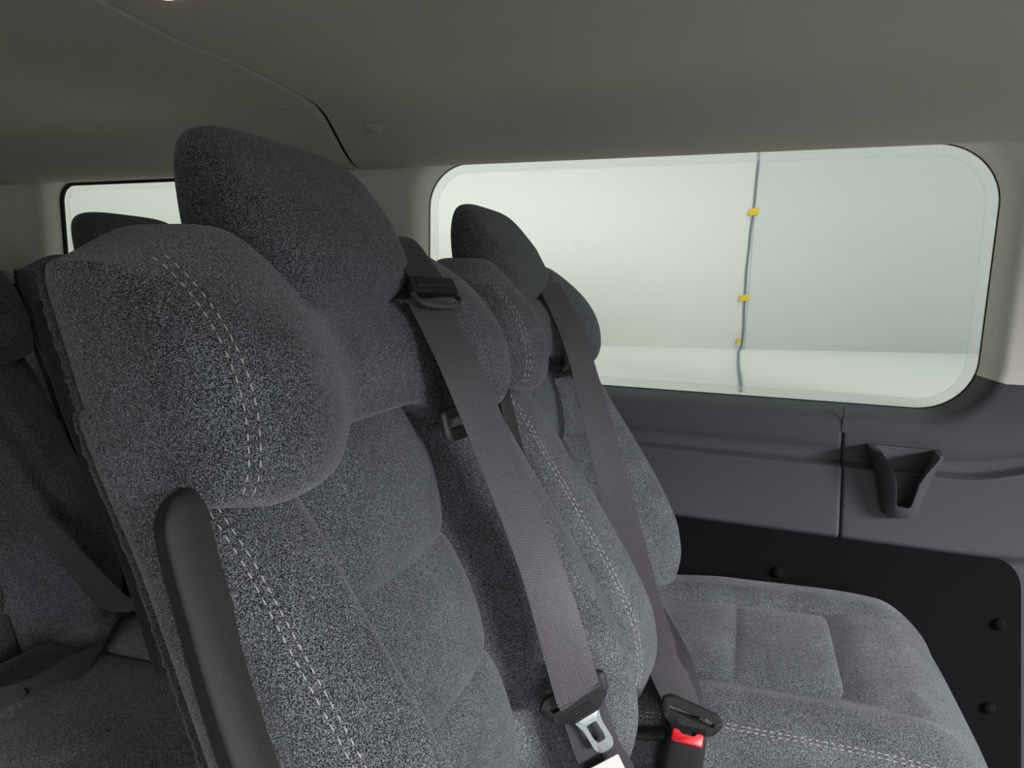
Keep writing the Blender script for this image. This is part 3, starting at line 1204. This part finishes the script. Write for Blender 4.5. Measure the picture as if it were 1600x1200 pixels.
ribbon(bm, [(-0.3863, 1.0465, 1.0000), (-0.3638, 1.0465, 1.0342), (-0.3374, 1.0455, 1.0342), (-0.3149, 1.0445, 1.0098), (-0.3110, 1.0445, 1.0020)],
       [(0.25, 0.95, 0.1)] * 5, 0.044)
L('anchor_strap', bm, M['webdark'])
bm = bmesh.new()
ribbon(bm, [(-0.032, 0.738, 0.503), (-0.042, 0.770, 0.512), (-0.066, 0.812, 0.535), (-0.098, 0.850, 0.560)],
       [(0.93, 0.2, -0.25), (0.93, 0.2, -0.1), (0.85, 0.25, 0.25), (0.8, 0.3, 0.3)], 0.050)
L('lap_strap', bm, M['webdark'])
tongue(L, None, (-0.028, 0.722, 0.513), (-0.10, -0.15, -0.97), (0.93, 0.15, -0.33), metal=False, scale=1.0)

bk = empty('seat_belt_buckle', (-0.045, 0.715, 0.38))
tag(bk, 'black seat belt buckle with red release button between the two seats', 'buckle')
L = obj_parts(bk)
bm = bmesh.new()
axb = Vector((0.10, 0.06, 0.99)).normalized()
xb_ = Vector((0.93, 0.12, -0.32)); xb_ = (xb_ - axb * xb_.dot(axb)).normalized()
yb_ = axb.cross(xb_)
rings = []
top = Vector((-0.029, 0.711, 0.504))
for h, w, d, tilt in ((-0.125, 0.017, 0.008, 0), (-0.09, 0.021, 0.0095, 0), (-0.04, 0.023, 0.011, 0), (-0.006, 0.0215, 0.011, 0), (0.0, 0.020, 0.0095, 0)):
    ring = []
    for k in range(28):
        a = 2 * math.pi * k / 28
        ring.append(bm.verts.new(top + axb * h + xb_ * w * spow(math.cos(a), 0.55) + yb_ * d * spow(math.sin(a), 0.6)))
    rings.append(ring)
for a, b in zip(rings, rings[1:]):
    for k in range(28): bm.faces.new((a[k], a[(k + 1) % 28], b[(k + 1) % 28], b[k]))
bm.faces.new(rings[0][::-1]); bm.faces.new(rings[-1])
hs = L('housing', bm, M['black'])
bm = bmesh.new()
btn = rpoly([(-0.0175, -0.0125), (0.0175, -0.0125), (0.0175, 0.001), (0.011, 0.001), (0.009, -0.003), (-0.009, -0.003), (-0.011, 0.001), (-0.0175, 0.001)], 0.003, 4)
fr = Vector((0.05, -0.86, 0.5)).normalized()
plate(bm, btn, None, 0.006, top + Vector((0.0, -0.0085, 0.002)), xb_, axb + Vector((0, 0.7, 0.1)), 0.0015)
L('release_button', bm, M['red'])['label'] = 'red push button'

# ---- belt of the left-edge seat
cb = empty('seat_belt', (-0.80, 0.60, 0.50))
tag(cb, 'dark seat belt across the left-edge seat, round button on its lap strap', 'seat belt', 'seat belts on the passenger seats')
L = obj_parts(cb)
bm = bmesh.new()
ribbon(bm, [(-0.99, 0.545, 0.86), (-0.895, 0.550, 0.730), (-0.865, 0.565, 0.680), (-0.823, 0.580, 0.632), (-0.815, 0.628, 0.548), (-0.845, 0.700, 0.485), (-0.872, 0.715, 0.440)],
       [(0.74, -0.55, 0.2), (0.74, -0.50, 0.25), (0.70, -0.30, 0.35), (0.66, 0.05, 0.5), (0.65, 0.3, 0.4), (0.9, 0.2, 0.1), (0.95, 0, 0)], 0.038)
L('shoulder_strap', bm, M['webbing'])
bm = bmesh.new()
ribbon(bm, [(-0.885, 0.700, 0.432), (-0.830, 0.640, 0.490), (-0.752, 0.550, 0.520), (-0.758, 0.510, 0.519), (-0.768, 0.470, 0.515), (-0.780, 0.42, 0.525), (-0.79, 0.36, 0.54)],
       [(0.1, 0.5, 0.8), (0.1, 0.5, 0.8), (0.35, 0.2, 0.85), (0.45, 0.2, 0.8), (0.5, 0.2, 0.75), (0.5, 0.2, 0.75), (0.5, 0.2, 0.75)], 0.047)
lp_ = L('lap_strap', bm, M['webdark'])
bm = bmesh.new()
tube(bm, [(-0.767, 0.474, 0.516), (-0.7625, 0.4665, 0.519)], 0.0055, 18)
L('stop_button', bm, M['black'], lp_)
bm = bmesh.new()
plate(bm, rpoly([(-0.02, -0.006), (0.02, -0.006), (0.02, 0.006), (-0.02, 0.006)], 0.001, 3), None, 0.0012, (-0.772, 0.43, 0.497), (0.6, -0.8, 0.0), (0.3, 0.2, 0.6))
L('label_tag', bm, M['white'], smooth=False)['label'] = 'white cloth label'
tongue(L, None, (-0.880, 0.708, 0.425), (0.1, 0.1, -0.95), (0.93, 0.2, 0.2), metal=False, scale=0.9)
cbk = empty('seat_belt_buckle', (-0.88, 0.715, 0.33))
tag(cbk, 'black seat belt buckle in the dark gap behind the nearest seat', 'buckle')
L = obj_parts(cbk)
bm = bmesh.new()
rbox(bm, (-0.878, 0.716, 0.370), (0.040, 0.018, 0.085), 0.006, 3, Matrix.Rotation(0.15, 3, 'Y'))
L('housing', bm, M['black'])

# ================================================================== CUP HOLDER on the side trim
ch = empty('cup_holder', (0.258, WALL, 0.64))
tag(ch, 'grey moulded cup holder with a V-shaped front slot on the side trim', 'cup holder')
L = obj_parts(ch)
def cup_loft(levels, n=40):
    """solid from half-ellipse sections standing against the wall: (z, half width, reach, y back)"""
    b_ = bmesh.new()
    R = []
    for z, ax, by, yb in levels:
        ring = []
        for k in range(n + 1):
            a = math.pi * k / n
            ring.append(b_.verts.new((0.2605 + ax * spow(math.cos(a), 0.75), yb - by * abs(math.sin(a)) ** 0.75, z)))
        R.append(ring)
    for p, q in zip(R, R[1:]):
        for k in range(n + 1):
            k2 = (k + 1) % (n + 1)
            b_.faces.new((p[k], p[k2], q[k2], q[k]))
    b_.faces.new(R[0][::-1]); b_.faces.new(R[-1])
    return b_


def cup_slot():
    b_ = bmesh.new()
    prof = [(-0.042, 0.80), (-0.042, 0.752), (-0.036, 0.742), (-0.024, 0.724), (-0.0155, 0.704), (-0.0125, 0.680), (-0.0105, 0.664), (-0.007, 0.660)]
    prof = prof + [(-x, z) for x, z in prof[::-1]]
    f = [b_.verts.new((0.2605 + x, WALL - 0.028, z)) for x, z in prof]
    g = [b_.verts.new((0.2605 + x, WALL - 0.12, z)) for x, z in prof]
    for k in range(len(prof)):
        k2 = (k + 1) % len(prof)
        b_.faces.new((f[k], f[k2], g[k2], g[k]))
    b_.faces.new(f[::-1]); b_.faces.new(g)
    return b_


YW = WALL + 0.004
body = L('pocket', cup_loft([(0.636, 0.020, 0.036, YW), (0.640, 0.026, 0.046, YW), (0.652, 0.030, 0.054, YW), (0.69, 0.037, 0.066, YW), (0.725, 0.047, 0.074, YW), (0.740, 0.053, 0.077, YW), (0.7475, 0.055, 0.078, YW), (0.750, 0.053, 0.076, YW)]), M['trim'])
cut_a = link('cutter', cup_loft([(0.654, 0.016, 0.034, YW - 0.010), (0.662, 0.020, 0.042, YW - 0.010), (0.70, 0.027, 0.050, YW - 0.010), (0.735, 0.039, 0.056, YW - 0.010), (0.752, 0.043, 0.058, YW - 0.010), (0.80, 0.044, 0.058, YW - 0.010)]), M['trim'])
cut_b = link('cutter', cup_slot(), M['trim'])
for cu_ in (cut_a, cut_b):
    cu_.location = -Vector(ch.location)
    cu_.parent = ch
    cu_.location = -Vector(ch.location)
    md = body.modifiers.new('cut', 'BOOLEAN'); md.operation = 'DIFFERENCE'; md.solver = 'EXACT'; md.object = cu_
md = body.modifiers.new('soft', 'BEVEL'); md.width = 0.0045; md.segments = 3; md.limit_method = 'ANGLE'; md.angle_limit = 0.6
bpy.context.view_layer.update()
me_ = bpy.data.meshes.new_from_object(body.evaluated_get(bpy.context.evaluated_depsgraph_get()))
body.modifiers.clear()
body.data = me_
for p in me_.polygons: p.use_smooth = True
me_.set_sharp_from_angle(angle=math.radians(40))
for cu_ in (cut_a, cut_b): bpy.data.objects.remove(cu_)

# ================================================================== STUDIO CORD AND TAPE
def on_wall(x, z, d=0.0): return (x, wall_y(x) - 0.004 - d, z)


cord = [(0.0005, 2.1), (0.001, 1.8), (0.001, 1.62), (0.0, 1.55), (0.001, 1.47), (-0.001, 1.40), (-0.003, 1.3), (-0.008, 1.22), (-0.009, 1.16), (-0.012, 1.08), (-0.011, 1.0), (-0.010, 0.93), (-0.007, 0.86), (-0.009, 0.795)]
P = [on_wall(x, z) for x, z in cord]
P += [(-0.012, wall_y(-0.012) - 0.03, 0.784), (-0.018, 2.50, 0.784), (-0.016, 2.3, 0.784), (-0.012, 2.0, 0.784), (-0.005, 1.75, 0.784), (0, 1.5, 0.784)]
bm = bmesh.new()
tube(bm, catmull(P, 5), 0.0042, 8)
tag(link('power_cord', bm, M['cord'], origin=(0, wall_y(0), 0.79)), 'thin grey cord running down the white studio wall outside the big window', 'cord')
for (x, z, w, h, rot, lab) in ((-0.002, 1.292, 0.042, 0.030, 0.1, 'yellow tape piece holding the cord, topmost of the three'),
                               (-0.012, 0.975, 0.042, 0.028, 0.0, 'yellow tape piece holding the cord, halfway down the wall'),
                               (-0.021, 0.812, 0.016, 0.022, -0.1, 'small faded yellow tape piece low beside the cord')):
    bm = bmesh.new()
    pts = [(-0.5 * w, -0.42 * h), (-0.30 * w, -0.5 * h), (0.12 * w, -0.36 * h), (0.38 * w, -0.46 * h), (0.44 * w, 0.1 * h), (0.5 * w, 0.36 * h), (0.1 * w, 0.5 * h), (-0.1 * w, 0.40 * h), (-0.42 * w, 0.2 * h)]
    c, s = math.cos(rot), math.sin(rot)
    pts = [(p[0] * c - p[1] * s, p[0] * s + p[1] * c) for p in pts]
    plate(bm, pts, None, 0.002, on_wall(x, z, 0.006), (1, (2.98 - 2.42) / 1.46, 0), (0, 0, 1))
    tag(link('tape_piece', bm, M['tape'], smooth=False, origin=on_wall(x, z, 0.006)), lab, 'tape', 'yellow tape pieces along the cord')

# ================================================================== CEILING LAMP (only its rim enters the picture)
dl = empty('dome_lamp', (-0.678, 0.640, 1.335))
tag(dl, 'warm glowing dome lamp on the grey headliner, cut by the top edge', 'lamp')
L = obj_parts(dl)
bm = bmesh.new()
rings = []
for r, h in ((0.0, 0.010), (0.010, 0.0095), (0.017, 0.007), (0.0205, 0.003), (0.021, -0.004)):
    rings.append([bm.verts.new((-0.678 + r * math.cos(2 * math.pi * k / 32), 0.640 + r * math.sin(2 * math.pi * k / 32), 1.338 - h)) for k in range(32)] if r else [bm.verts.new((-0.678, 0.640, 1.338 - h))])
for k in range(32): bm.faces.new((rings[0][0], rings[1][k], rings[1][(k + 1) % 32]))
for a, b in zip(rings[1:], rings[2:]):
    for k in range(32): bm.faces.new((a[k], b[k], b[(k + 1) % 32], a[(k + 1) % 32]))
L('diffuser', bm, M['lamp'])
